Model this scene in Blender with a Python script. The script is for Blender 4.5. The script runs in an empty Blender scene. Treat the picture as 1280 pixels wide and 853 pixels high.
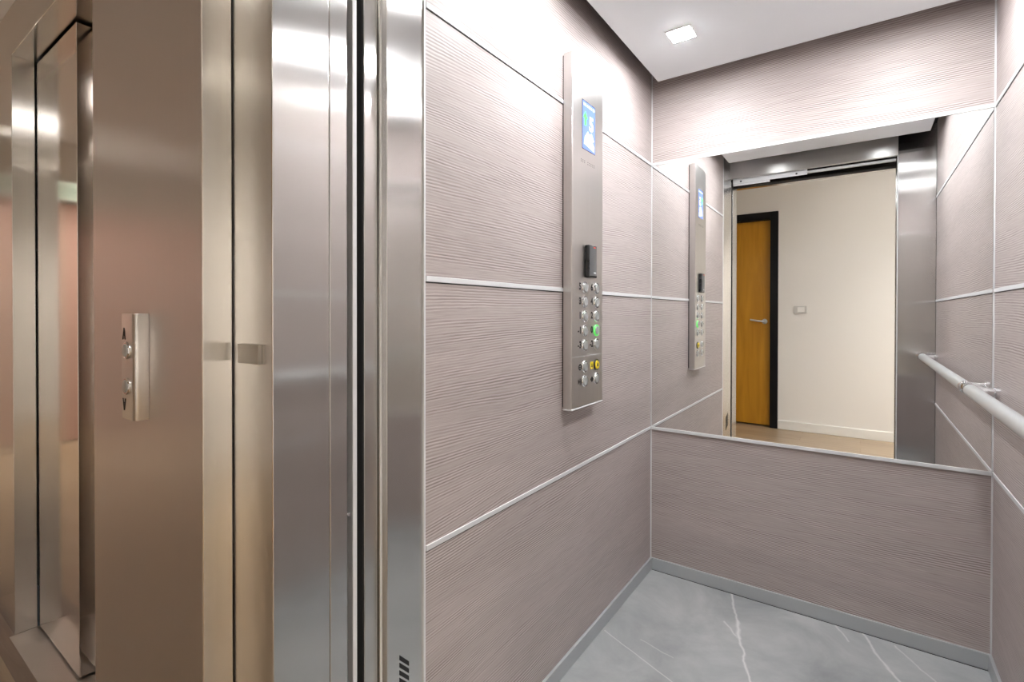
import bpy, bmesh, math, random
from mathutils import Vector, Matrix
random.seed(7)
D = bpy.data
COL = bpy.context.scene.collection
PI = math.pi

# ------------------------------------------------------------------ measures (metres)
XL, XR, YB = -0.7574, 0.3426, 2.1489          # cab inner faces
YF, YH = 0.758, 0.65                          # start of side panels, inner face of the entrance header
Z1, Z2, Z3, ZS = 1.7717, 1.1993, 0.6235, 0.0513
ZC, ZR = 2.10, 2.20                           # hung ceiling, cab roof
YO = -1.20                                    # hall wall opposite the lifts
HX0, HX1, HZ = -5.72, 2.3, 2.62               # hall ends and height

# ------------------------------------------------------------------ materials
def mat(name):
    m = D.materials.new(name); m.use_nodes = True
    nt = m.node_tree; b = nt.nodes['Principled BSDF']
    return m, nt, b
def N(nt, t, **kw):
    n = nt.nodes.new(t)
    for k, v in kw.items():
        if k in n.inputs: n.inputs[k].default_value = v
        else: setattr(n, k, v)
    return n
def mathn(nt, op, a, b=None, c=None, clamp=False):
    n = nt.nodes.new('ShaderNodeMath'); n.operation = op; n.use_clamp = clamp
    for i, v in enumerate((a, b, c)):
        if v is None: continue
        if isinstance(v, (int, float)): n.inputs[i].default_value = v
        else: nt.links.new(v, n.inputs[i])
    return n.outputs[0]
def mapped(nt, scale, loc=(0, 0, 0), coord='Object'):
    tc = N(nt, 'ShaderNodeTexCoord'); mp = N(nt, 'ShaderNodeMapping')
    mp.inputs['Scale'].default_value = scale; mp.inputs['Location'].default_value = loc
    nt.links.new(tc.outputs[coord], mp.inputs['Vector'])
    return mp.outputs[0]
def ramp(nt, src, stops):
    r = N(nt, 'ShaderNodeValToRGB'); e = r.color_ramp.elements
    while len(e) > 1: e.remove(e[-1])
    for i, (p, c) in enumerate(stops):
        if i: el = e.new(p)
        else: el = e[0]; el.position = p
        el.color = (*c, 1) if len(c) == 3 else c
    nt.links.new(src, r.inputs[0])
    return r.outputs[0]
def mixc(nt, f, a, b, mode='MIX'):
    n = nt.nodes.new('ShaderNodeMix'); n.data_type = 'RGBA'; n.blend_type = mode
    for i, v in ((0, f), (6, a), (7, b)):
        if isinstance(v, (int, float)): n.inputs[i].default_value = v
        elif isinstance(v, tuple): n.inputs[i].default_value = (*v, 1)
        else: nt.links.new(v, n.inputs[i])
    return n.outputs[2]

def plain(name, col, rough=.5, metal=0, spec=.5, emit=None, es=0):
    m, nt, b = mat(name)
    b.inputs['Base Color'].default_value = (*col, 1)
    b.inputs['Roughness'].default_value = rough
    b.inputs['Metallic'].default_value = metal
    b.inputs['Specular IOR Level'].default_value = spec
    if emit:
        b.inputs['Emission Color'].default_value = (*emit, 1); b.inputs['Emission Strength'].default_value = es
    # faint surface irregularity so that nothing is perfectly uniform
    n = N(nt, 'ShaderNodeTexNoise', Scale=35.0, Detail=3.0); nt.links.new(mapped(nt, (1, 1, 1)), n.inputs['Vector'])
    r = mathn(nt, 'MULTIPLY_ADD', n.outputs['Fac'], .08, rough - .04, clamp=True)
    nt.links.new(r, b.inputs['Roughness'])
    return m

def steel(name, col=(.62, .60, .57), rough=.3, aniso=.8, rot=0.0, streak=.06, smudge=.05):
    """brushed stainless steel; the brushing runs along v of the uv map (rot .25: along u)"""
    m, nt, b = mat(name)
    b.inputs['Metallic'].default_value = 1
    b.inputs['Anisotropic'].default_value = aniso
    b.inputs['Anisotropic Rotation'].default_value = rot
    tg = N(nt, 'ShaderNodeTangent'); tg.direction_type = 'UV_MAP'; tg.uv_map = 'UVMap'
    nt.links.new(tg.outputs[0], b.inputs['Tangent'])
    uv = N(nt, 'ShaderNodeUVMap'); uv.uv_map = 'UVMap'
    mp = N(nt, 'ShaderNodeMapping')
    mp.inputs['Scale'].default_value = (420, 3, 1) if rot == 0 else (3, 420, 1)
    nt.links.new(uv.outputs[0], mp.inputs['Vector'])
    n = N(nt, 'ShaderNodeTexNoise', Scale=1.0, Detail=4.0); nt.links.new(mp.outputs[0], n.inputs['Vector'])
    n2 = N(nt, 'ShaderNodeTexNoise', Scale=5.0, Detail=5.0); nt.links.new(mapped(nt, (1, 1, .6)), n2.inputs['Vector'])
    f = mathn(nt, 'MULTIPLY_ADD', n.outputs['Fac'], streak * 2, 1 - streak)
    c = N(nt, 'ShaderNodeVectorMath'); c.operation = 'SCALE'; c.inputs[0].default_value = col
    nt.links.new(f, c.inputs['Scale']); nt.links.new(c.outputs[0], b.inputs['Base Color'])
    r = mathn(nt, 'MULTIPLY_ADD', n2.outputs['Fac'], smudge * 2, rough - smudge)
    r = mathn(nt, 'MULTIPLY_ADD', n.outputs['Fac'], .02, r)
    nt.links.new(r, b.inputs['Roughness'])
    return m

def laminate(name, axis, off):
    """pinkish grey oak laminate with fine flowing horizontal grain in relief; axis = horizontal direction of the wall"""
    m, nt, b = mat(name)
    tc = N(nt, 'ShaderNodeTexCoord'); sep = N(nt, 'ShaderNodeSeparateXYZ'); nt.links.new(tc.outputs['Object'], sep.inputs[0])
    Z = sep.outputs['Z']; H = sep.outputs['X'] if axis == 'X' else sep.outputs['Y']
    def noise(along, up, o, detail=2.0, z=Z, rough=.5):
        cb = N(nt, 'ShaderNodeCombineXYZ')
        nt.links.new(mathn(nt, 'MULTIPLY_ADD', H, along, off + o), cb.inputs[0])
        nt.links.new(mathn(nt, 'MULTIPLY', z, up), cb.inputs[1]); cb.inputs[2].default_value = off * 3 + o
        n = N(nt, 'ShaderNodeTexNoise', Scale=1.0, Detail=detail, Roughness=rough); nt.links.new(cb.outputs[0], n.inputs['Vector'])
        return n.outputs['Fac']
    # the grain lines flow up and down slowly and ripple a little
    z = mathn(nt, 'MULTIPLY_ADD', noise(.8, 2.6, 0.0, 1.0), .11, Z)
    z = mathn(nt, 'MULTIPLY_ADD', noise(7, 22, 4.0, 1.0), .0050, z)
    z = mathn(nt, 'MULTIPLY_ADD', noise(40, 90, 9.0, 0.0), .0011, z)
    wave = mathn(nt, 'SINE', mathn(nt, 'MULTIPLY', z, 2 * PI / .0066))
    amp = noise(2.0, 34, 6.0, 2.0, z)                                  # bold and faint groups of lines
    amp = mathn(nt, 'MULTIPLY_ADD', amp, 3.4, -1.15, clamp=True)
    fine = noise(16, 520, 2.5, 2.0, z)
    t = mathn(nt, 'MULTIPLY', mathn(nt, 'MULTIPLY', wave, amp), .36)
    t = mathn(nt, 'ADD', t, mathn(nt, 'MULTIPLY_ADD', fine, .55, .225))
    c = ramp(nt, t, [(.18, (.255, .212, .200)), (.42, (.395, .343, .328)), (.60, (.450, .398, .384)), (.86, (.56, .505, .49))])
    tint = ramp(nt, noise(1.2, 9, 3.3, 2.0, z), [(.3, (.93, .925, .925)), (.7, (1.05, 1.045, 1.045))])
    nt.links.new(mixc(nt, 1.0, c, tint, 'MULTIPLY'), b.inputs['Base Color'])
    b.inputs['Roughness'].default_value = .46
    b.inputs['Specular IOR Level'].default_value = .38
    bp = N(nt, 'ShaderNodeBump', Strength=.18, Distance=.003); nt.links.new(t, bp.inputs['Height'])
    nt.links.new(bp.outputs[0], b.inputs['Normal'])
    return m

def marble(name):
    m, nt, b = mat(name)
    p = mapped(nt, (1, 1, 1))
    n1 = N(nt, 'ShaderNodeTexNoise', Scale=3.2, Detail=8.0, Roughness=.62, Distortion=.5); nt.links.new(p, n1.inputs['Vector'])
    c = ramp(nt, n1.outputs['Fac'], [(.28, (.235, .248, .254)), (.5, (.345, .358, .362)), (.72, (.46, .47, .47))])
    wn = N(nt, 'ShaderNodeTexNoise', Scale=13.0, Detail=3.0, Roughness=.5); nt.links.new(p, wn.inputs['Vector'])
    tc = N(nt, 'ShaderNodeTexCoord'); sep = N(nt, 'ShaderNodeSeparateXYZ'); nt.links.new(tc.outputs['Object'], sep.inputs[0])
    ws = N(nt, 'ShaderNodeSeparateColor'); nt.links.new(wn.outputs['Color'], ws.inputs[0])
    tot = None
    for x1, y1, x2, y2, wd, st, wb in VEINS:      # vein pieces: ends, half width, strength, waviness
        L = math.hypot(x2 - x1, y2 - y1); dx, dy = (x2 - x1) / L, (y2 - y1) / L
        X = mathn(nt, 'MULTIPLY_ADD', ws.outputs[0], wb, sep.outputs['X']); Y = mathn(nt, 'MULTIPLY_ADD', ws.outputs[1], wb, sep.outputs['Y'])
        X = mathn(nt, 'ADD', X, -x1 - wb / 2); Y = mathn(nt, 'ADD', Y, -y1 - wb / 2)
        e = mathn(nt, 'ABSOLUTE', mathn(nt, 'ADD', mathn(nt, 'MULTIPLY', X, -dy), mathn(nt, 'MULTIPLY', Y, dx)))
        q = mathn(nt, 'ADD', mathn(nt, 'MULTIPLY', X, dx), mathn(nt, 'MULTIPLY', Y, dy))
        v = mathn(nt, 'SUBTRACT', 1.0, mathn(nt, 'DIVIDE', e, wd), clamp=True)
        k = mathn(nt, 'MULTIPLY', mathn(nt, 'GREATER_THAN', q, 0), mathn(nt, 'LESS_THAN', q, L))
        v = mathn(nt, 'MULTIPLY', mathn(nt, 'MULTIPLY', v, k), st)
        tot = v if tot is None else mathn(nt, 'MAXIMUM', tot, v)
    c = mixc(nt, tot, c, (.66, .66, .65))
    nt.links.new(c, b.inputs['Base Color'])
    b.inputs['Roughness'].default_value = .33
    return m
VEINS = [(-.424, 2.15, -.368, 1.967, .006, .8, .03), (-.368, 1.967, -.336, 1.852, .009, 1, .03), (-.336, 1.852, -.273, 1.655, .006, .9, .03), (-.273, 1.655, -.20, 1.40, .006, .8, .03), (-.405, 1.93, -.345, 1.862, .005, .7, .03),
         (.005, 2.16, .040, 2.043, .006, .8, .03), (.040, 2.043, .103, 1.92, .006, .8, .03), (.103, 1.92, .17, 1.70, .005, .7, .03), (-.083, 2.16, -.027, 2.055, .005, .65, .03), (.10, 2.12, .193, 1.983, .005, .6, .03),
         (-.742, 1.63, -.470, 1.521, .003, .7, .006), (-.470, 1.521, -.15, 1.39, .003, .6, .01), (-.62, 1.655, -.496, 1.628, .003, .5, .02), (-.1, .75, .1, 1.2, .006, .7, .05), (-.6, .9, -.35, 1.25, .005, .6, .05)]

def planks(name):
    m, nt, b = mat(name)
    br = N(nt, 'ShaderNodeTexBrick', Scale=1.0)
    br.inputs['Brick Width'].default_value = 1.2; br.inputs['Row Height'].default_value = .16
    br.inputs['Mortar Size'].default_value = .0015; br.offset = .37
    br.inputs['Color1'].default_value = (.31, .235, .155, 1); br.inputs['Color2'].default_value = (.38, .30, .21, 1)
    br.inputs['Mortar'].default_value = (.25, .17, .09, 1)
    nt.links.new(mapped(nt, (1, 1, 1)), br.inputs['Vector'])
    n = N(nt, 'ShaderNodeTexNoise', Scale=1.0, Detail=5.0, Distortion=.6); nt.links.new(mapped(nt, (3, 40, 1)), n.inputs['Vector'])
    g = ramp(nt, n.outputs['Fac'], [(.3, (.78, .74, .68)), (.65, (1.06, 1.05, 1.04))])
    nt.links.new(mixc(nt, 1.0, br.outputs['Color'], g, 'MULTIPLY'), b.inputs['Base Color'])
    b.inputs['Roughness'].default_value = .32
    return m

def wood(name, c1, c2, rough=.4, scale=(14, 14, 1.3)):
    m, nt, b = mat(name)
    n = N(nt, 'ShaderNodeTexNoise', Scale=1.0, Detail=5.0, Distortion=1.2); nt.links.new(mapped(nt, scale), n.inputs['Vector'])
    nt.links.new(ramp(nt, n.outputs['Fac'], [(.3, c1), (.7, c2)]), b.inputs['Base Color'])
    b.inputs['Roughness'].default_value = rough
    return m

def ribbed(name, col):
    m, nt, b = mat(name)
    b.inputs['Metallic'].default_value = 1; b.inputs['Roughness'].default_value = .45
    b.inputs['Base Color'].default_value = (*col, 1)
    w = N(nt, 'ShaderNodeTexWave', Scale=110.0, Distortion=.3); w.bands_direction = 'Y'
    nt.links.new(mapped(nt, (1, 1, 1)), w.inputs['Vector'])
    bp = N(nt, 'ShaderNodeBump', Strength=.12, Distance=.002); nt.links.new(w.outputs['Fac'], bp.inputs['Height'])
    nt.links.new(bp.outputs[0], b.inputs['Normal'])
    return m

def glass_mirror():
    m, nt, b = mat('mirror_glass')
    b.inputs['Metallic'].default_value = 1; b.inputs['Roughness'].default_value = 0
    b.inputs['Base Color'].default_value = (.93, .94, .935, 1)
    return m
M = dict(
    lam_left=laminate('laminate_side', 'Y', 2.0), lam_right=laminate('laminate_side_right', 'Y', 9.0), lam_back=laminate('laminate_back', 'X', 5.0),
    steel=steel('brushed_steel', (.66, .648, .632), .19, 1.0, streak=.03, smudge=.02),
    switch_grey=plain('pale_grey_plastic', (.60, .60, .59), .4),
    steel_return=steel('brushed_steel_return', (.62, .61, .60), .14, 1.0, streak=.03, smudge=.015), steel_jamb_lightened=steel('lightened_steel_jamb', (.80, .775, .735), .24, .9, streak=.03, smudge=.02),  # jamb steel is paler to imitate light reflected from the cab
    steel_door=steel('brushed_steel_landing', (.66, .648, .632), .18, 1.0, streak=.03, smudge=.02),
    steel_wall=steel('brushed_steel_cladding', (.63, .585, .565), .33, .7, streak=.03, smudge=.03),
    steel_leaf=steel('polished_steel_leaf', (.62, .58, .55), .085, .5, smudge=.02),
    steel_h=steel('brushed_steel_header', (.66, .65, .64), .30, 1.0, rot=.25, smudge=.02),
    steel_panel=steel('satin_steel_panel', (.62, .605, .59), .30, .6),
    alu=plain('satin_aluminium', (.70, .71, .72), .55, .2, .3), alu_matt=plain('matt_aluminium', (.50, .525, .54), .48, .5),
    chrome=plain('satin_chrome_tube', (.60, .62, .63), .38, .6), chrome_b=plain('polished_chrome', (.85, .85, .86), .10, 1),
    mirror=glass_mirror(), dark=plain('black_gap', (.006, .006, .006), .8),
    rubber=plain('black_rubber', (.012, .012, .013), .6), black=plain('black_plastic', (.012, .012, .014), .28), grey=plain('dark_grey_plastic', (.10, .105, .11), .30),
    ceiling=plain('white_lacquer', (.80, .84, .87), .35), white=plain('white_paint', (.83, .82, .80), .55), tan=plain('beige_paint', (.62, .54, .43), .5),
    salmon=plain('salmon_laminate', (.50, .30, .25), .45), plastic=plain('white_plastic', (.82, .82, .80), .35), lens=plain('clear_button', (.46, .48, .48), .3, .5), pad=plain('dull_steel', (.36, .335, .305), .42, 1),
    ink=plain('black_ink', (.01, .01, .01), .5), yellow=plain('yellow_plastic', (.85, .66, .02), .35),
    green=plain('green_lit_ring', (.15, .75, .15), .4, emit=(.15, 1, .2), es=.35),
    lamp=plain('lamp_diffuser', (1, 1, 1), .5, emit=(.975, .985, 1.0), es=345), added_hall_lamp=plain('added_hall_lamp_diffuser', (1, 1, 1), .5, emit=(1.0, .955, .91), es=11.5), added_end_lamp=plain('added_end_lamp_diffuser', (1, 1, 1), .5, emit=(1.0, .93, .85), es=1150),  # the hall and end emitters serve added, unseen lamps
    screen=plain('blue_screen', (.1, .15, .5), .15, emit=(.22, .34, .86), es=.75), screen_white=plain('screen_white', (.8, .8, .9), .2, emit=(.8, .86, 1), es=.9),
    screen_pale=plain('screen_pale_blue', (.4, .5, .8), .2, emit=(.5, .6, .95), es=.8), screen_green=plain('screen_green', (.1, .8, .1), .2, emit=(.15, .9, .2), es=.9),
    sign=plain('exit_sign_face', (.7, .8, .7), .4, emit=(.72, .82, .66), es=1.0), sign_green=plain('exit_sign_green', (.02, .25, .09), .4, emit=(.03, .3, .12), es=.3),
    marble=marble('grey_marble'), planks=planks('oak_planks'), orange=wood('orange_veneer', (.48, .215, .012), (.62, .30, .022), .36),
    brown=wood('brown_strip', (.16, .11, .08), (.22, .16, .12), .4, (2, 40, 1)), ribbed=ribbed('ribbed_aluminium', (.42, .38, .35)),
    lacquer=plain('black_lacquer', (.006, .006, .007), .5, 0, .2))

# ------------------------------------------------------------------ mesh helpers
def box(bm, x0, x1, y0, y1, z0, z1):
    vs = [bm.verts.new((x, y, z)) for x in (x0, x1) for y in (y0, y1) for z in (z0, z1)]
    for f in ((0, 1, 3, 2), (4, 6, 7, 5), (0, 4, 5, 1), (2, 3, 7, 6), (0, 2, 6, 4), (1, 5, 7, 3)):
        bm.faces.new([vs[i] for i in f])
def prism(bm, pts, a, b, axis='Z'):
    """closed outline pts (2-d) extruded from a to b along axis"""
    def P(p, t):
        return {'Z': (p[0], p[1], t), 'Y': (p[0], t, p[1]), 'X': (t, p[0], p[1])}[axis]
    lo = [bm.verts.new(P(p, a)) for p in pts]; hi = [bm.verts.new(P(p, b)) for p in pts]
    n = len(pts)
    for i in range(n): bm.faces.new((lo[i], lo[(i + 1) % n], hi[(i + 1) % n], hi[i]))
    bm.faces.new(lo[::-1]); bm.faces.new(hi)
def lathe(bm, prof, origin, axis, seg=28):
    """(radius, height) profile turned about axis through origin"""
    a = Vector(axis).normalized(); u = a.orthogonal().normalized(); v = a.cross(u); o = Vector(origin)
    rings = []
    for r, h in prof:
        if r < 1e-7: rings.append([bm.verts.new(o + a * h)])
        else: rings.append([bm.verts.new(o + a * h + (u * math.cos(t) + v * math.sin(t)) * r) for t in [2 * PI * i / seg for i in range(seg)]])
    for A, B in zip(rings, rings[1:]):
        for i in range(seg):
            j = (i + 1) % seg
            if len(A) == 1 and len(B) == 1: continue
            if len(A) == 1: bm.faces.new((A[0], B[i], B[j]))
            elif len(B) == 1: bm.faces.new((A[i], A[j], B[0]))
            else: bm.faces.new((A[i], A[j], B[j], B[i]))
def tube(bm, pts, r, seg=20):
    pts = [Vector(p) for p in pts]; rings = []; up = None
    for i, p in enumerate(pts):
        t = (pts[min(i + 1, len(pts) - 1)] - pts[max(i - 1, 0)]).normalized()
        if up is None: up = t.orthogonal().normalized()
        up = (up - t * up.dot(t)).normalized(); w = t.cross(up)
        rings.append([bm.verts.new(p + (up * math.cos(a) + w * math.sin(a)) * r) for a in [2 * PI * k / seg for k in range(seg)]])
    for A, B in zip(rings, rings[1:]):
        for k in range(seg): bm.faces.new((A[k], A[(k + 1) % seg], B[(k + 1) % seg], B[k]))
    bm.faces.new(rings[0][::-1]); bm.faces.new(rings[-1])
def BM(): return bmesh.new()
def bx(*a):
    bm = BM(); box(bm, *a); return bm
def obj(name, bm, m, parent=None, bevel=0, smooth=False, seg=2):
    bmesh.ops.recalc_face_normals(bm, faces=bm.faces)
    uv = bm.loops.layers.uv.new('UVMap')
    bm.normal_update()
    for f in bm.faces:
        n = f.normal; k = max(range(3), key=lambda i: abs(n[i]))
        for l in f.loops:
            c = l.vert.co
            l[uv].uv = ((c.y, c.z), (c.x, c.z), (c.x, c.y))[k]
        f.smooth = smooth
    me = D.meshes.new(name); bm.to_mesh(me); bm.free()
    me.materials.append(M[m] if isinstance(m, str) else m)
    o = D.objects.new(name, me); COL.objects.link(o)
    if parent: o.parent = parent; o.matrix_parent_inverse = parent_inv(parent)
    if bevel:
        b = o.modifiers.new('bevel', 'BEVEL'); b.width = bevel; b.segments = seg; b.limit_method = 'ANGLE'; b.angle_limit = math.radians(40)
    if smooth:
        w = o.modifiers.new('edge', 'EDGE_SPLIT'); w.split_angle = math.radians(40)
    return o
def parent_inv(p):
    # meshes are modelled in world coordinates, so only the Empties have an offset to undo
    return Matrix.Translation(p.location).inverted() if p.type == 'EMPTY' else Matrix.Identity(4)
def thing(name, label, cat, loc=(0, 0, 0), group=None, kind=None):
    o = D.objects.new(name, None); COL.objects.link(o); o.location = loc; o.empty_display_size = .05
    return tag(o, label, cat, group, kind)
def tag(o, label=None, cat=None, group=None, kind=None):
    if label: o['label'] = label
    if cat: o['category'] = cat
    if group: o['group'] = group
    if kind: o['kind'] = kind
    return o
def struct(name, bm, m, label, cat, **kw):
    return tag(obj(name, bm, m, **kw), label, cat, None, 'structure')
def lab(o, s): o['label'] = s; return o
_cache = {}
def text_bm(s, size, mtx, thick=.0006):
    """mesh of a short text, centred, placed by mtx (text x, y, normal -> world)"""
    cu = D.curves.new('t', 'FONT'); cu.body = s; cu.size = size; cu.align_x = 'CENTER'; cu.align_y = 'CENTER'; cu.extrude = thick / 2
    cu.offset = size * .03
    o = D.objects.new('t', cu); COL.objects.link(o)
    me = D.meshes.new_from_object(o.evaluated_get(bpy.context.evaluated_depsgraph_get()))
    D.objects.remove(o); D.curves.remove(cu)
    bm = BM(); bm.from_mesh(me); D.meshes.remove(me)
    bm.transform(mtx); return bm
def frame_x(loc): # on a surface facing +X
    return Matrix(((0, 0, 1, loc[0]), (1, 0, 0, loc[1]), (0, 1, 0, loc[2]), (0, 0, 0, 1)))
def frame_y(loc): # on a surface facing -Y
    return Matrix(((1, 0, 0, loc[0]), (0, 0, -1, loc[1]), (0, 1, 0, loc[2]), (0, 0, 0, 1)))

# ================================================================== CAB SHELL
def seam(parent, side):
    for z in (Z1 + .0015, Z2 - .006, Z3 - .006):
        s = 1 if side == 'left' else -1
        x = XL if side == 'left' else XR
        y0 = YF if side == 'left' else .66
        a, b = sorted((x - s * .004, x + s * .0028))
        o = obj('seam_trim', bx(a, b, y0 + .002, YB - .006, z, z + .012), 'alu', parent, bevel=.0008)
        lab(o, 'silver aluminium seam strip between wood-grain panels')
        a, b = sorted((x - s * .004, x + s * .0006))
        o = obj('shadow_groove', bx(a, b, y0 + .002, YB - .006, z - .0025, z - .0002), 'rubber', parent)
wl = struct('wall_left', bx(XL - .03, XL, YF, YB, 0, ZR), 'lam_left', 'pinkish grey wood-grain cab wall carrying the button panel', 'wall')
seam(wl, 'left')
wr = struct('wall_right', bx(XR, XR + .03, .66, YB, 0, ZR), 'lam_right', 'pinkish grey wood-grain cab wall behind the handrail', 'wall')
seam(wr, 'right')
wb = struct('wall_back', bx(XL - .03, XR + .03, YB, YB + .03, 0, ZR), 'lam_back', 'pinkish grey wood-grain cab end wall above and below the mirror', 'wall')
fl = struct('floor', bx(XL - .03, XR + .03, .63, YB + .03, -.03, 0), 'marble', 'grey marble cab floor with white veins', 'floor')
ce = struct('ceiling', bx(-.703, .297, .846, 2.068, ZC, ZC + .018), 'ceiling', 'white suspended cab ceiling panel with a dark gap round it', 'ceiling', bevel=.001)
bm = BM(); box(bm, XL - .03, XR + .03, .62, YB + .03, ZR, ZR + .02)
struct('trim_1', bm, 'rubber', 'dark cab roof seen in the gap round the ceiling panel', 'cab roof')
bm = BM()
for x in (-.6, .2):
    for y in (1.0, 1.9): box(bm, x - .006, x + .006, y - .006, y + .006, ZC + .018, ZR)
obj('hanger_rod', bm, 'alu', ce)
# skirting
K = .009
o = struct('baseboard_left', bx(XL, XL + K, YF, YB - K, 0, ZS), 'alu_matt', 'grey metal skirting along the button-panel wall', 'skirting', bevel=.0015)
o0 = struct('baseboard_back', bx(XL, XR, YB - K, YB, 0, ZS), 'alu_matt', 'grey metal skirting under the mirror wall', 'skirting', bevel=.0015)
o = struct('baseboard_right', bx(XR - K, XR, .66, YB - K, 0, ZS), 'alu_matt', 'grey metal skirting below the handrail', 'skirting', bevel=.0015)
obj('foot_joint', bx(XL + K, XR - K, YB - K - .0022, YB - K, 0, .0012), 'dark', o0)
# corner strips
struct('trim_2', bx(XL, XL + .004, YB - .005, YB, ZS, ZR - .001), 'alu', 'thin bright corner strip between button-panel wall and mirror wall', 'corner strip')
struct('trim_3', bx(XR - .004, XR, YB - .005, YB, ZS, ZR - .001), 'alu', 'thin bright corner strip between handrail wall and mirror wall', 'corner strip')
# entrance post at the left (vented) and return panel and header
bm = BM(); prism(bm, [(-.835, .6275), (-.7515, .6275), (-.7320, .6331), (-.7585, .7530), (-.7585, .7570), (-.835, .7570)], 0, ZR)
post = struct('trim_4', bm, 'steel', 'brushed steel cab entrance post with black vent slots low down', 'entrance post', bevel=.0012)
bm = BM(); box(bm, -.7590, -.7548, .7525, .7575, 0, ZR)
lab(obj('edge_strip', bm, 'alu', post, bevel=.0006), 'bright edge strip beside the wood-grain wall')
bm = BM(); tube(bm, [(-.7450, .6288, .0), (-.7450, .6288, ZR)], .0020, 10)
lab(obj('bead', bm, 'alu', post, smooth=True), 'thin bright bead along the post')
for k in range(6):      # slanted vent slots
    zc = 1.125 + (.4090 - 1.125) * .966 - k * .0148
    bm = BM()
    xa = lambda y: -.7320 - (y - .6331) * (.0265 / .1199) + .0004
    y0, y1 = .6715, .7020
    pts = [(y0, zc - .0048 + .0135), (y1, zc - .0048 - .0185), (y1, zc + .0048 - .0185), (y0, zc + .0048 + .0135)]
    lo = [bm.verts.new((xa(p[0]) - .004, p[0], p[1])) for p in pts]; hi = [bm.verts.new((xa(p[0]) + .0003, p[0], p[1])) for p in pts]
    for i in range(4): bm.faces.new((lo[i], lo[(i + 1) % 4], hi[(i + 1) % 4], hi[i]))
    bm.faces.new(lo); bm.faces.new(hi)
    lab(obj('vent_slot', bm, 'dark', post), 'black slanted vent slot')
rp = struct('trim_5', bx(.172, XR, .615, YH, 0, ZR), 'steel_return', 'wide brushed steel return panel beside the cab doorway', 'return panel', bevel=.0015)
lab(obj('edge_strip', bx(.1685, .172, .612, .653, 0, 2.045), 'alu', rp, bevel=.0006), 'bright vertical edge of the return panel')
struct('trim_6', bx(-.757, .172, .627, YH, 2.045, ZR), 'steel_h', 'brushed steel header over the cab doorway', 'header', bevel=.0012)

# ------------------------------------------------------------------ mirror
mi = thing('mirror', 'frameless wall-wide mirror on the back wall of the cab', 'mirror', (0, YB, Z3))
obj('mirror_glass', bx(XL + .005, XR - .005, YB - .0045, YB - .0005, Z3 + .0035, Z1 + .004), 'mirror', mi)
lab(obj('top_strip', bx(XL + .004, XR - .004, YB - .0075, YB - .0005, Z1 + .0012, Z1 + .0135), 'alu', mi, bevel=.0008), 'bright metal strip along the top')
lab(obj('bottom_strip', bx(XL + .004, XR - .004, YB - .0075, YB - .0005, Z3 - .007, Z3 + .0055), 'alu', mi, bevel=.0008), 'silver metal strip along the bottom')

# ------------------------------------------------------------------ downlights
def downlight(x, y, label):
    t = thing('downlight', label, 'downlight', (x, y, ZC), 'square downlights in the cab ceiling')
    h = .043
    bm = BM()
    for a in ((x - h, x + h, y - h, y - h + .006), (x - h, x + h, y + h - .006, y + h), (x - h, x - h + .006, y - h + .006, y + h - .006), (x + h - .006, x + h, y - h + .006, y + h - .006)):
        box(bm, *a, ZC - .003, ZC)
    obj('bezel', bm, 'plastic', t, bevel=.0006)
    obj('diffuser', bx(x - h + .006, x + h - .006, y - h + .006, y + h - .006, ZC - .0043, ZC - .0002), 'lamp', t, bevel=.0006)
downlight(-.517, 1.760, 'lit square downlight in the cab ceiling nearest the button panel and mirror')
downlight(.111, 1.760, 'lit square downlight in the cab ceiling above the handrail end by the mirror')
downlight(-.517, 1.19, 'lit square downlight in the cab ceiling near the entrance post')
downlight(.111, 1.19, 'lit square downlight in the cab ceiling near the steel return panel')

# ------------------------------------------------------------------ control panel
XC = -.7225
cp = thing('control_panel', 'tall brushed steel button panel with screen on the wood-grain cab wall', 'button panel', (XL, 1.456, .828))
bm = BM(); box(bm, XL + .004, XC, 1.3472, 1.567, .829, 1.9275)
obj('body', bm, 'steel_panel', cp, bevel=.0025)
lab(obj('back_plate', bx(XL, XL + .004, 1.352, 1.562, .835, 1.922), 'rubber', cp), 'black shadow gap against the wall')
lab(obj('bottom_cap', bx(XL + .004, XC + .0015, 1.346, 1.568, .8265, .8305), 'alu', cp, bevel=.001), 'polished lower edge')
lab(obj('reflection_line', bx(XC - .001, XC + .0004, 1.350, 1.564, .9895, .9912), 'alu', cp), 'thin pale strip imitating a reflection across the plate')  # light strip stands in for a streak of reflection on the plate
sc = obj('screen', bx(XC - .003, XC + .0008, 1.4155, 1.5045, 1.650, 1.8015), 'screen', cp); lab(sc, 'blue lit screen showing 5')
lab(obj('screen_bezel', bx(XC - .004, XC + .0005, 1.4135, 1.5065, 1.648, 1.8035), 'black', sc), 'thin black border')
lab(obj('floor_digit', text_bm('5', .062, frame_x((XC + .0012, 1.476, 1.737))), 'screen_white', sc), 'white 5')
bm = BM(); pts = [(1.418, 1.748), (1.434, 1.770), (1.450, 1.748), (1.440, 1.748), (1.440, 1.725), (1.428, 1.725), (1.428, 1.748)]
prism(bm, pts, XC + .0008, XC + .0014, 'X'); lab(obj('arrow', bm, 'screen_green', sc), 'green arrow')
bm = BM()
for i, (a, b) in enumerate([(1.420, 1.430), (1.432, 1.440), (1.445, 1.452), (1.456, 1.470), (1.474, 1.480), (1.486, 1.500)]): box(bm, XC + .0008, XC + .0013, a, b, 1.786, 1.795)
obj('status_bar', bm, 'screen_pale', sc)
bm = BM(); prism(bm, [(1.424, 1.665), (1.496, 1.655), (1.500, 1.672), (1.452, 1.712), (1.430, 1.690)], XC + .0008, XC + .0012, 'X'); prism(bm, [(1.455, 1.700), (1.478, 1.712), (1.496, 1.690), (1.470, 1.672)], XC + .0013, XC + .0016, 'X')
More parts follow.
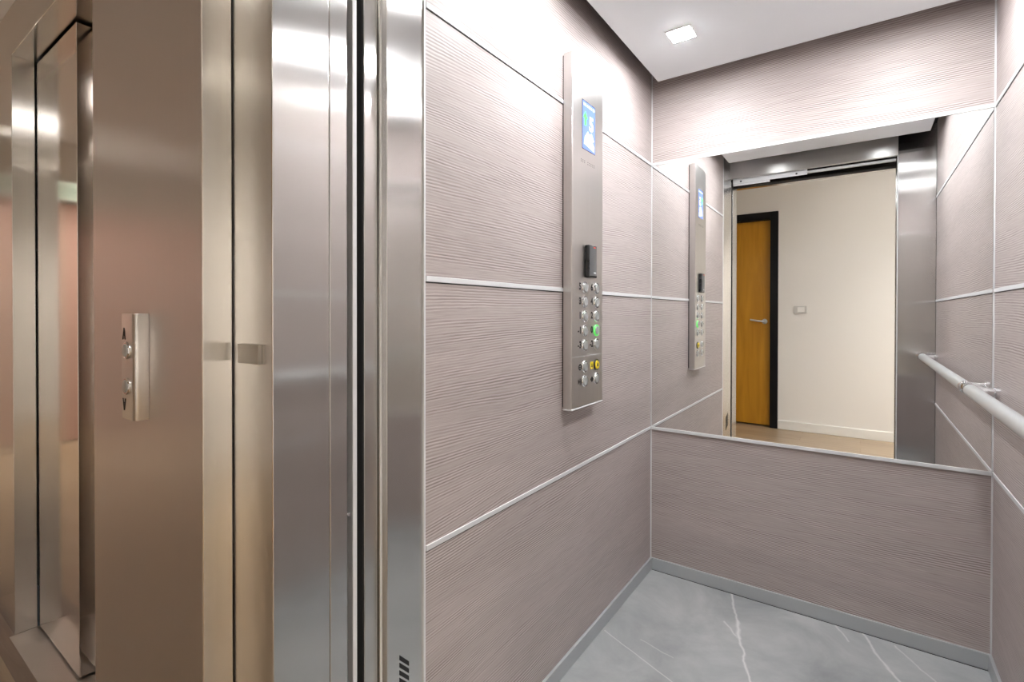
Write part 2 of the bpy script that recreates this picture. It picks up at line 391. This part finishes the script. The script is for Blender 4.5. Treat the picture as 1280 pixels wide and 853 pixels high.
obj('picture', bm, 'screen_pale', sc)
bm = BM()
for i in range(9):
    if i == 3: continue
    y = 1.408 + i * .0115
    for dz in (0, .006): lathe(bm, [(0, .0004), (.0016, .0004), (.0016, 0), (0, 0)], (XC, y, 1.606 + dz), (1, 0, 0), 10)
lab(obj('speaker_holes', bm, 'ink', cp), 'rows of tiny dark holes under the screen')
# card reader
rd = obj('card_reader', bx(XC, XC + .0155, 1.433, 1.491, 1.241, 1.345), 'black', cp, bevel=.003); lab(rd, 'black card reader with grey face')
bm = BM(); n = 10
prof = [(1.4355 + .053 * i / n, XC + .0155 + .0045 * math.sin(PI * (.12 + .88 * i / n))) for i in range(n + 1)]
pts = [(x, y) for y, x in prof] + [(XC + .012, 1.4885), (XC + .012, 1.4355)]
prism(bm, pts, 1.247, 1.341); obj('face_plate', bm, 'grey', rd, smooth=True)
lab(obj('indicator_light', bx(XC + .0185, XC + .0205, 1.456, 1.470, 1.3355, 1.3385), plain('red_led', (.5, .05, .03), .3, emit=(1, .1, .05), es=.6), rd), 'small red light at the top')
bm = BM(); box(bm, XC + .0195, XC + .0203, 1.458, 1.474, 1.2535, 1.2585); obj('maker_mark', bm, 'alu', rd)
# buttons
def button(y, z, txt, kind='plain'):
    b = BM(); lathe(b, [(0, 0), (.0195, 0), (.0195, .0025), (.0182, .0042), (.0150, .0042), (.0145, .003), (0, .003)], (XC, y, z), (1, 0, 0))
    m = {'plain': 'chrome_b', 'green': 'green', 'yellow': 'black'}[kind]
    bt = obj('button', b, m, cp, smooth=True)
    b = BM(); lathe(b, [(0, .002), (.0142, .002), (.0142, .0052), (.0125, .0066), (.006, .0058), (0, .0056)], (XC, y, z), (1, 0, 0))
    obj('button_cap', b, 'yellow' if kind == 'yellow' else 'lens', bt, smooth=True)
    if kind == 'yellow':
        lab(bt, 'yellow alarm button in a black ring')
        b = BM(); prism(b, [(y - .006, z - .005), (y + .006, z - .005), (y + .0035, z - .001), (y + .003, z + .005), (y - .003, z + .005), (y - .0035, z - .001)], XC + .0055, XC + .0072, 'X')
        obj('bell_symbol', b, 'ink', bt)
    if kind == 'green': lab(bt, 'button for floor 0 lit with a green ring')
    return bt
rows = [1.2085, 1.1625, 1.117, 1.070, 1.024]
left = ['5', '3', '1', '-1', '-3']; right = ['6', '4', '2', '0', '-2']
for z, a, b in zip(rows, left, right):
    button(1.4325, z, a); lab(obj('floor_number', text_bm(a, .030, frame_x((XC + .0004, 1.4015 if len(a) == 1 else 1.3985, z + .002))), 'ink', cp), 'black figure ' + a)
    button(1.5175, z, b, 'green' if b == '0' else 'plain'); lab(obj('floor_number', text_bm(b, .030, frame_x((XC + .0004, 1.4845 if len(b) == 1 else 1.4825, z + .002))), 'ink', cp), 'black figure ' + b)
button(1.4325, .9565, ''); button(1.5175, .9555, '', 'yellow'); button(1.4325, .911, ''); button(1.5175, .910, '')
lab(obj('alarm_plate', bx(XC, XC + .0006, 1.475, 1.496, .944, .968), 'yellow', cp), 'small yellow alarm label')
bm = BM(); prism(bm, [(1.4795, .949), (1.4915, .949), (1.4885, .954), (1.4875, .962), (1.4835, .962), (1.4825, .954)], XC + .0006, XC + .001, 'X'); obj('bell_symbol', bm, 'ink', cp)
def sym(y, z, opn):
    bm = BM(); s = 1 if opn else -1
    for d in (-1, 1):
        t = d * s
        prism(bm, [(y + d * .0075 - t * .005, z - .008), (y + d * .0075 - t * .005, z + .008), (y + d * .0075 + t * .005, z)], XC + .0001, XC + .0006, 'X')
    box(bm, XC + .0001, XC + .0006, y - .001, y + .001, z - .010, z + .010)
    lab(obj('door_symbol', bm, 'ink', cp), 'black open-door arrows' if opn else 'black close-door arrows')
sym(1.4025, .911, False); sym(1.4865, .910, True)
bm = BM()
lathe(bm, [(.0055, 0), (.0105, 0), (.0105, .0006), (.0055, .0006), (.0055, 0)], (XC, 1.4025, .9565), (1, 0, 0)); box(bm, XC, XC + .0006, 1.397, 1.408, .955, .958)
lab(obj('fan_symbol', bm, 'ink', cp), 'black round symbol')

# ------------------------------------------------------------------ handrail
RX, RZ = .2826, .886
hr = thing('handrail', 'satin metal tube handrail on the cab wall beside the mirror', 'handrail', (XR, 1.4, RZ))
R = .0185
bm = BM(); lathe(bm, [(0, -.699), (R - .002, -.699), (R, -.697), (R, .694), (R - .002, .696), (0, .696)], (RX, 1.400, RZ), (0, 1, 0), 36)
obj('rail', bm, 'chrome', hr, smooth=True)
for y in (.7035, 2.0985):
    s = -1 if y < 1 else 1
    bm = BM(); lathe(bm, [(0, 0), (R + .0015, 0), (R + .0015, .010 ), (R - .001, .013), (R - .008, .0155), (0, .0165)], (RX, y - s * .008, RZ), (0, s, 0), 36)
    lab(obj('end_cap', bm, 'chrome_b', hr, smooth=True), 'polished end cap')
for y in (.725, 2.076):
    bm = BM(); lathe(bm, [(0, .002), (.0150, .002), (.0150, XR - RX - .004), (0, XR - RX - .004)], (RX, y, RZ), (1, 0, 0), 28)
    b = obj('bracket', bm, 'chrome_b', hr, smooth=True); lab(b, 'short polished bracket to the wall')
    bm = BM(); lathe(bm, [(0, -.012), (.0165, -.012), (.0185, -.010), (.0185, 0), (0, 0)], (XR, y, RZ), (1, 0, 0), 32)
    obj('flange', bm, 'chrome_b', b, smooth=True)

# ================================================================== CAB DOOR AND LANDING DOOR (open, parked at the left)
cd = thing('cab_door', 'open cab door leaf parked behind the black gap beside the entrance post', 'elevator door', (-1.0, .61, 0))
obj('leaf', bx(-1.22, -.7500, .5945, .6250, .012, 2.05), 'steel', cd, bevel=.0012)
lab(obj('gap_shade', bx(-.90, -.7525, .5915, .5945, .012, 2.05), 'dark', cd), 'black sheet standing for shade in the gap')  # black sheet added so the gap beside the leaf reads as shade
bm = BM(); box(bm, -.749, -.7447, .5652, .5740, .012, 2.04); box(bm, -.790, -.749, .5710, .5740, .012, 2.04); box(bm, -.790, -.786, .5740, .5915, .012, 2.04)
lab(obj('edge_profile', bm, 'alu', cd, bevel=.0006), 'slim bright vertical strip in the dark gap')
ld = thing('landing_door', 'open landing door leaf with a small square pad, its edge facing the doorway', 'elevator door', (-1.0, .46, 0))
obj('leaf', bx(-1.28, -.7380, .4126, .5126, .012, 2.050), 'steel_door', ld, bevel=.0014)
lab(obj('pull_pad', bx(-.832, -.7680, .4064, .4126, 1.0445, 1.0755), 'pad', ld, bevel=.0008), 'small square steel pad')
ls = thing('landing_door', 'narrow second landing door leaf between the padded leaf and the black gap', 'elevator door', (-1.0, .53, 0))
obj('leaf', bx(-1.28, -.7376, .5132, .5481, .012, 2.050), 'steel_door', ls, bevel=.0012)
lab(obj('gap_shade', bx(-1.28, -.7410, .5481, .5505, .012, 2.050), 'dark', ls), 'black backing imitating shade in the gap')  # black stand-in for gap shade behind the second leaf
obj('screw_head', (lambda b: (lathe(b, [(0, .0012), (.0028, .0012), (.0034, 0), (0, 0)], (-.7385, .5515, .770), (1, 0, 0), 14), b)[1])(BM()), 'chrome_b', ls)

# door gear under the header (seen in the mirror)
dg = thing('door_gear', 'metal door track and hanger bars under the cab doorway header', 'door gear', (-.3, .60, 2.03))
obj('track', bx(-.728, .165, .592, .612, 2.052, 2.085), 'alu_matt', dg, bevel=.001)
obj('backing', bx(-.728, .165, .612, .626, 2.055, 2.190), 'rubber', dg)
for a, b, y in ((-.726, -.285, .606), (-.726, -.50, .5985)):
    hb = obj('hanger_bar', bx(a, b, y - .0035, y + .0035, 2.004 if y < .6 else 2.016, 2.052), 'alu', dg, bevel=.001)
    for x in (a + .05, b - .06):
        bm = BM(); lathe(bm, [(0, .004), (.005, .004), (.006, 0), (0, 0)], (x, y + .0035, 2.030), (0, 1, 0), 12)
        obj('bolt', bm, 'rubber', hb, smooth=True)
obj('lower_lip', bx(-.728, .165, .566, .590, 2.030, 2.044), 'alu', dg, bevel=.001)

# sills
struct('trim_7', bx(-1.22, .172, .585, .6295, -.03, 0), 'ribbed', 'grooved metal sill of the cab doorway', 'sill')
struct('trim_8', bx(-1.28, .172, .366, .548, -.03, 0), 'ribbed', 'grooved metal sill of the open landing doorway', 'sill')

# ================================================================== LANDING WALL
cl = struct('wall_cladding', bx(-1.3728, -.8596, .3646, .4100, 0, HZ), 'steel_wall', 'brushed steel wall panel carrying the call buttons', 'steel wall panel', bevel=.0018)
bm = BM(); box(bm, -.8596, .172, .3646, .4100, 2.026, HZ); box(bm, .172, .42, .3646, .4100, 0, HZ)
struct('trim_9', bm, 'steel', 'brushed steel portal over and beside the open landing doorway', 'door portal')
bm = BM()
box(bm, HX0, -2.78, .43, .56, 0, HZ); box(bm, -2.78, -1.373, .435, .56, 2.197, HZ); box(bm, .42, HX1, .43, .56, 0, HZ)
struct('wall_landing', bm, 'white', 'painted hall wall the lift doors stand in', 'wall')
# added black backing for the unseen shaft, keeps the door gaps dark
bm = BM()
box(bm, -2.8, -1.33, .62, .66, 0, HZ); box(bm, -1.33, -1.29, .412, .70, 0, HZ); box(bm, -1.29, -.84, .66, .70, 0, HZ); box(bm, -1.29, -.84, .412, .66, 2.06, 2.08)
struct('shaft_backing', bm, 'dark', 'added black backing for the unseen lift shaft behind the door gaps', 'dark backing')

lab(obj('jamb_strip', bx(-.8596, -.8570, .3650, .4100, 0, 2.026), 'steel_jamb_lightened', cl, bevel=.0008), 'steel jamb facing the doorway, lightened to imitate reflected light')  # reflected brightness is put into the colour of this strip
# ------------------------------------------------------------------ neighbouring lift
YN, YL = .4181, .4806
bm = BM()
prism(bm, [(-2.78, YN), (-2.4130, YN), (-2.4130, YN + .060), (-2.44, YN + .060), (-2.44, YN + .02), (-2.78, YN + .02)], 0, 2.187)
prism(bm, [(-1.56, YN), (-1.373, YN), (-1.373, YN + .05), (-1.56, YN + .05)], 0, 2.187)
prism(bm, [(YN, 2.0200), (YN, 2.187), (YN + .02, 2.187), (YN + .02, 2.05), (YN + .140, 2.05), (YN + .140, 2.0200)], -2.4130, -1.56, 'X')
struct('trim_10', bm, 'steel', 'brushed steel door frame of the closed neighbouring lift', 'door frame', bevel=.0015)
struct('trim_11', bx(-2.78, -1.373, YN + .008, YN + .016, 2.1872, 2.196), 'rubber', 'thin black joint over the neighbouring lift frame', 'joint')
nd = thing('landing_door', 'closed door leaf of the neighbouring lift reflecting the hall', 'elevator door', (-2.18, YL, 0))
obj('leaf', bx(-2.4040, -1.9547, YL, YL + .042, .006, 2.010), 'steel_leaf', nd, bevel=.0012)
n2 = thing('landing_door', 'second closed leaf of the neighbouring lift set back behind the first', 'elevator door', (-1.7, YL + .034, 0))
obj('leaf', bx(-1.99, -1.40, YL + .0435, YL + .073, .006, 2.010), 'steel_leaf', n2, bevel=.0012)
bm = BM(); box(bm, -2.425, -1.36, YL + .079, YL + .09, 0, 2.05)
box(bm, -2.425, -2.4105, YL + .02, YL + .079, 0, 2.018)
struct('trim_12', bm, 'dark', 'black gap round the closed lift doors', 'door gap')
struct('trim_13', bx(-2.4130, -1.375, .405, YL + .064, -.03, 0), 'ribbed', 'worn grooved metal sill below the closed neighbouring lift', 'sill')
bm = BM(); box(bm, -2.78, -1.375, .366, .405, -.03, .0); box(bm, -2.78, -2.413, .405, .43, -.03, 0)
struct('trim_14', bm, 'brown', 'brown threshold strip in front of the neighbouring lift', 'threshold')

# ------------------------------------------------------------------ call station
cs = thing('call_station', 'small steel call box with up and down buttons on the steel wall panel', 'call box', (-1.0975, .3646, .930))
bm = BM()
r = .0082; outl = [(-1.1280, .3646), (-1.1280, .3427), (-1.1262, .3404)]
for i in range(7):
    a = PI / 2 * i / 6
    outl.append((-1.0679 - r + r * math.sin(a), .3404 + r - r * math.cos(a)))
outl.append((-1.0679, .3646))
prism(bm, outl, .9299, 1.1245)
obj('housing', bm, 'steel_panel', cs, bevel=.0015, smooth=True)
for z, up in ((1.0571, True), (.9915, False)):
    bm = BM(); lathe(bm, [(0, 0), (0.0157, 0), (0.0157, .0022), (0.0141, .004), (0.0126, .004), (0.0120, .0026), (0, .0026)], (-1.0979, .3404, z), (0, -1, 0))
    b = obj('button', bm, 'chrome_b', cs, smooth=True)
    bm = BM(); lathe(bm, [(0, .002), (0.0117, .002), (0.0117, .0045), (.0092, .0062), (0, .0062)], (-1.0979, .3404, z), (0, -1, 0)); obj('button_cap', bm, 'lens', b, smooth=True)
    # outlined arrow head with a cross bar
    s = 1 if up else -1; cx, cz = -1.1140, 1.0874 if up else .9568
    P = lambda x, q: (cx + x, cz + s * q)
    bm = BM()
    for pts in ([P(-.0075, -.011), P(-.0042, -.011), P(.0017, .011), P(-.0017, .011)], [P(.0075, -.011), P(.0042, -.011), P(-.0017, .011), P(.0017, .011)], [P(-.0045, -.004), P(.0045, -.004), P(.0038, -.0012), P(-.0038, -.0012)]):
        prism(bm, pts, .3397, .3405, 'Y')
    lab(obj('arrow_mark', bm, 'ink', cs), 'black arrow pointing up' if up else 'black arrow pointing down')

# ================================================================== HALL
struct('floor_hall', bx(HX0, HX1, -2.6, .366, -.05, -.0305 + .0300), 'planks', 'light oak plank floor of the hall', 'floor')
bm = BM(); box(bm, HX0, HX1, -2.6, .56, HZ, HZ + .05)
struct('ceiling_hall', bm, 'white', 'white hall ceiling', 'ceiling')
DX0, DX1 = -1.60, -.735          # wooden door opening
bm = BM(); box(bm, -4.3, DX0 - .075, YO - .12, YO, 0, HZ); box(bm, DX1 + .070, HX1, YO - .12, YO, 0, HZ); box(bm, DX0 - .075, DX1 + .070, YO - .12, YO, 2.135, HZ)
struct('wall_opposite', bm, 'white', 'white hall wall reflected in the cab mirror', 'wall')
bm = BM(); box(bm, -4.3, DX0 - .075, YO, YO + .012, 0, .085); box(bm, DX1 + .070, HX1, YO, YO + .012, 0, .085)
struct('baseboard_opposite', bm, 'plastic', 'white skirting board of the hall wall', 'skirting', bevel=.003)
d1 = tag(thing('door_1', 'orange wooden hall door in a black frame, reflected in the mirror', 'door', (-1.2, YO - .08, 0)), kind='structure')
obj('leaf', bx(DX0 + .004, DX1 - .004, YO - .085, YO - .045, .014, 2.058), 'orange', d1, bevel=.002)
bm = BM(); box(bm, DX0 - .074, DX0, YO - .119, YO + .014, 0, 2.134); box(bm, DX1, DX1 + .069, YO - .119, YO + .014, 0, 2.134); box(bm, DX0, DX1, YO - .119, YO + .014, 2.062, 2.134); box(bm, DX0, DX1, YO - .119, YO - .09, 0, 2.062)
lab(obj('frame', bm, 'lacquer', d1, bevel=.002), 'black lacquered frame')
hx, hz = -.790, 1.050; yf = YO - .045
bm = BM(); lathe(bm, [(0, 0), (.026, 0), (.026, .006), (.023, .009), (0, .009)], (hx, yf, hz), (0, 1, 0)); rs = obj('handle_rose', bm, 'chrome', d1, smooth=True)
bm = BM(); tube(bm, [(hx, yf + .006, hz), (hx, yf + .036, hz), (hx - .004, yf + .045, hz), (hx - .014, yf + .050, hz + .001), (hx - .06, yf + .050, hz + .006), (hx - .125, yf + .048, hz + .016)], .009, 14)
lab(obj('lever', bm, 'chrome', rs, smooth=True), 'slightly raised silver lever')
sw = thing('light_switch', 'white light switch on the hall wall beside the wooden door', 'light switch', (-.477, YO, 1.165))
obj('plate', bx(-.530, -.424, YO, YO + .010, 1.130, 1.202), 'switch_grey', sw, bevel=.003)
obj('rocker', bx(-.500, -.440, YO + .006, YO + .0115, 1.142, 1.190), 'plastic', sw, bevel=.002)
# far end of the hall (seen only as a reflection in the steel)
bm = BM(); box(bm, HX0 - .1, HX0, -2.6, .56, 0, HZ); box(bm, HX0, HX1, -2.7, -2.6, 0, HZ); box(bm, HX1, HX1 + .1, -2.6, .56, 0, HZ)
struct('wall_end', bm, 'white', 'white end walls of the hall', 'wall')
struct('wall_pilaster', bx(HX0, HX0 + .12, -.315, .43, 0, HZ), 'tan', 'beige pier at the far end of the hall', 'wall')
d2 = tag(thing('door_2', 'salmon double door under the exit sign at the end of the hall', 'door', (HX0, -1.3, 0)), kind='structure')
for a, b in ((-1.40, -.335), (-2.48, -1.42)):
    lf = obj('leaf', bx(HX0, HX0 + .045, a, b, .008, 2.08), 'salmon', d2, bevel=.003)
    yh = a + .07 if a > -1.5 else b - .07
    bm = BM(); tube(bm, [(HX0 + .045, yh, .95), (HX0 + .09, yh, .95), (HX0 + .09, yh, 1.25), (HX0 + .045, yh, 1.25)], .011, 12); obj('pull_handle', bm, 'chrome', lf, smooth=True)
ex = thing('exit_sign', 'pale green exit sign reflected in the neighbouring lift door', 'exit sign', (HX0, -.5, 2.185))
obj('case', bx(HX0, HX0 + .04, -.66, -.318, 2.105, 2.275), 'plastic', ex, bevel=.004)
obj('sign_face', bx(HX0 + .04, HX0 + .042, -.652, -.326, 2.113, 2.267), 'sign', ex)
XS = HX0 + .042
bm = BM()     # running figure, door, arrow
lathe(bm, [(0, 0), (.012, 0), (.012, .001), (0, .001)], (XS, -.385, 2.240), (1, 0, 0), 14)
for pts in ([(-.398, 2.226), (-.380, 2.226), (-.388, 2.180), (-.404, 2.180)], [(-.396, 2.182), (-.388, 2.182), (-.368, 2.160), (-.372, 2.134), (-.380, 2.134), (-.378, 2.156)], [(-.404, 2.182), (-.396, 2.182), (-.406, 2.152), (-.430, 2.138), (-.434, 2.146), (-.414, 2.158)],
            [(-.398, 2.224), (-.398, 2.214), (-.420, 2.196), (-.425, 2.202)], [(-.380, 2.224), (-.380, 2.214), (-.358, 2.204), (-.356, 2.212)]):
    prism(bm, pts, XS, XS + .001, 'X')
box(bm, XS, XS + .001, -.345, -.338, 2.125, 2.255); box(bm, XS, XS + .001, -.460, -.452, 2.125, 2.255); box(bm, XS, XS + .001, -.48, -.44, 2.186, 2.194)
prism(bm, [(-.56, 2.19), (-.53, 2.225), (-.53, 2.20), (-.49, 2.20), (-.49, 2.18), (-.53, 2.18), (-.53, 2.155)], XS, XS + .001, 'X')
prism(bm, [(-.64, 2.13), (-.58, 2.13), (-.58, 2.25), (-.64, 2.25)], XS, XS + .001, 'X')
obj('pictogram', bm, 'sign_green', ex)

t = thing('added_ceiling_lamp', 'added unseen round warm ceiling lamp in the hall before the open lift', 'ceiling lamp', (.3, -.15, HZ))  # unseen lamp added to brighten the hall and the steel reflections
bm = BM(); lathe(bm, [(.265, 0), (.285, 0), (.285, -.03), (.275, -.04), (.265, -.04), (.265, 0)], (.3, -.15, HZ), (0, 0, 1), 48); obj('ring', bm, 'plastic', t, smooth=True)
bm = BM(); lathe(bm, [(0, 0), (.264, 0), (.264, -.036), (.20, -.05), (0, -.055)], (.3, -.15, HZ), (0, 0, 1), 48); obj('diffuser', bm, 'added_hall_lamp', t, smooth=True)
def added_can_lamp(x, y, label):  # unseen lamps added to light the hall ends; deep cans hide their glare
    t = thing('added_can_light', label, 'downlight', (x, y, HZ), 'added unseen can lamps in the hall')
    bm = BM(); lathe(bm, [(.092, 0), (.100, 0), (.100, -.12), (.092, -.12), (.092, 0)], (x, y, HZ), (0, 0, 1), 40); obj('can', bm, 'plastic', t, smooth=True)
    bm = BM(); lathe(bm, [(0, -.002), (.0915, -.002), (.0915, -.012), (0, -.012)], (x, y, HZ), (0, 0, 1), 40); obj('diffuser', bm, 'added_end_lamp', t, smooth=True)
added_can_lamp(-5.05, -.85, 'added unseen can lamp on the hall ceiling before the salmon doors')
added_can_lamp(1.35, -.5, 'added unseen can lamp on the hall ceiling at the end away from the salmon doors')

# ================================================================== CAMERA, WORLD, VIEW
f, yaw, pitch, roll, cy = 621.7495, 0.6118627, -0.0068946, 0.0011902, 396.5906
c, s = math.cos(yaw), math.sin(yaw)
Rv = Vector((c, s, 0)); Fv = Vector((-s, c, 0)); U = Vector((0, 0, 1))
F2 = Fv * math.cos(pitch) + U * math.sin(pitch); U2 = U * math.cos(pitch) - Fv * math.sin(pitch)
R3 = Rv * math.cos(roll) + U2 * math.sin(roll); U3 = U2 * math.cos(roll) - Rv * math.sin(roll)
cam = D.cameras.new('camera'); co = D.objects.new('camera', cam); COL.objects.link(co)
m = Matrix.Identity(4)
for i in range(3): m[i][0], m[i][1], m[i][2] = R3[i], U3[i], -F2[i]
m[2][3] = 1.125
co.matrix_world = m
cam.sensor_width = 36; cam.lens = 36 * f / 1280; cam.shift_y = (cy - 426.5) / 1280; cam.clip_start = .01
sce = bpy.context.scene; sce.camera = co
w = D.worlds.new('world'); sce.world = w; w.use_nodes = True
w.node_tree.nodes['Background'].inputs[0].default_value = (.9, .95, 1, 1); w.node_tree.nodes['Background'].inputs[1].default_value = 0.02
v = sce.view_settings
v.view_transform = 'Standard'; v.look = 'None'; v.exposure = 0.15; v.gamma = 1; v.use_curve_mapping = False
sce.cycles.use_denoising = True
sce.cycles.max_bounces = 12; sce.cycles.diffuse_bounces = 6; sce.cycles.glossy_bounces = 8
sce.cycles.sample_clamp_indirect = 15
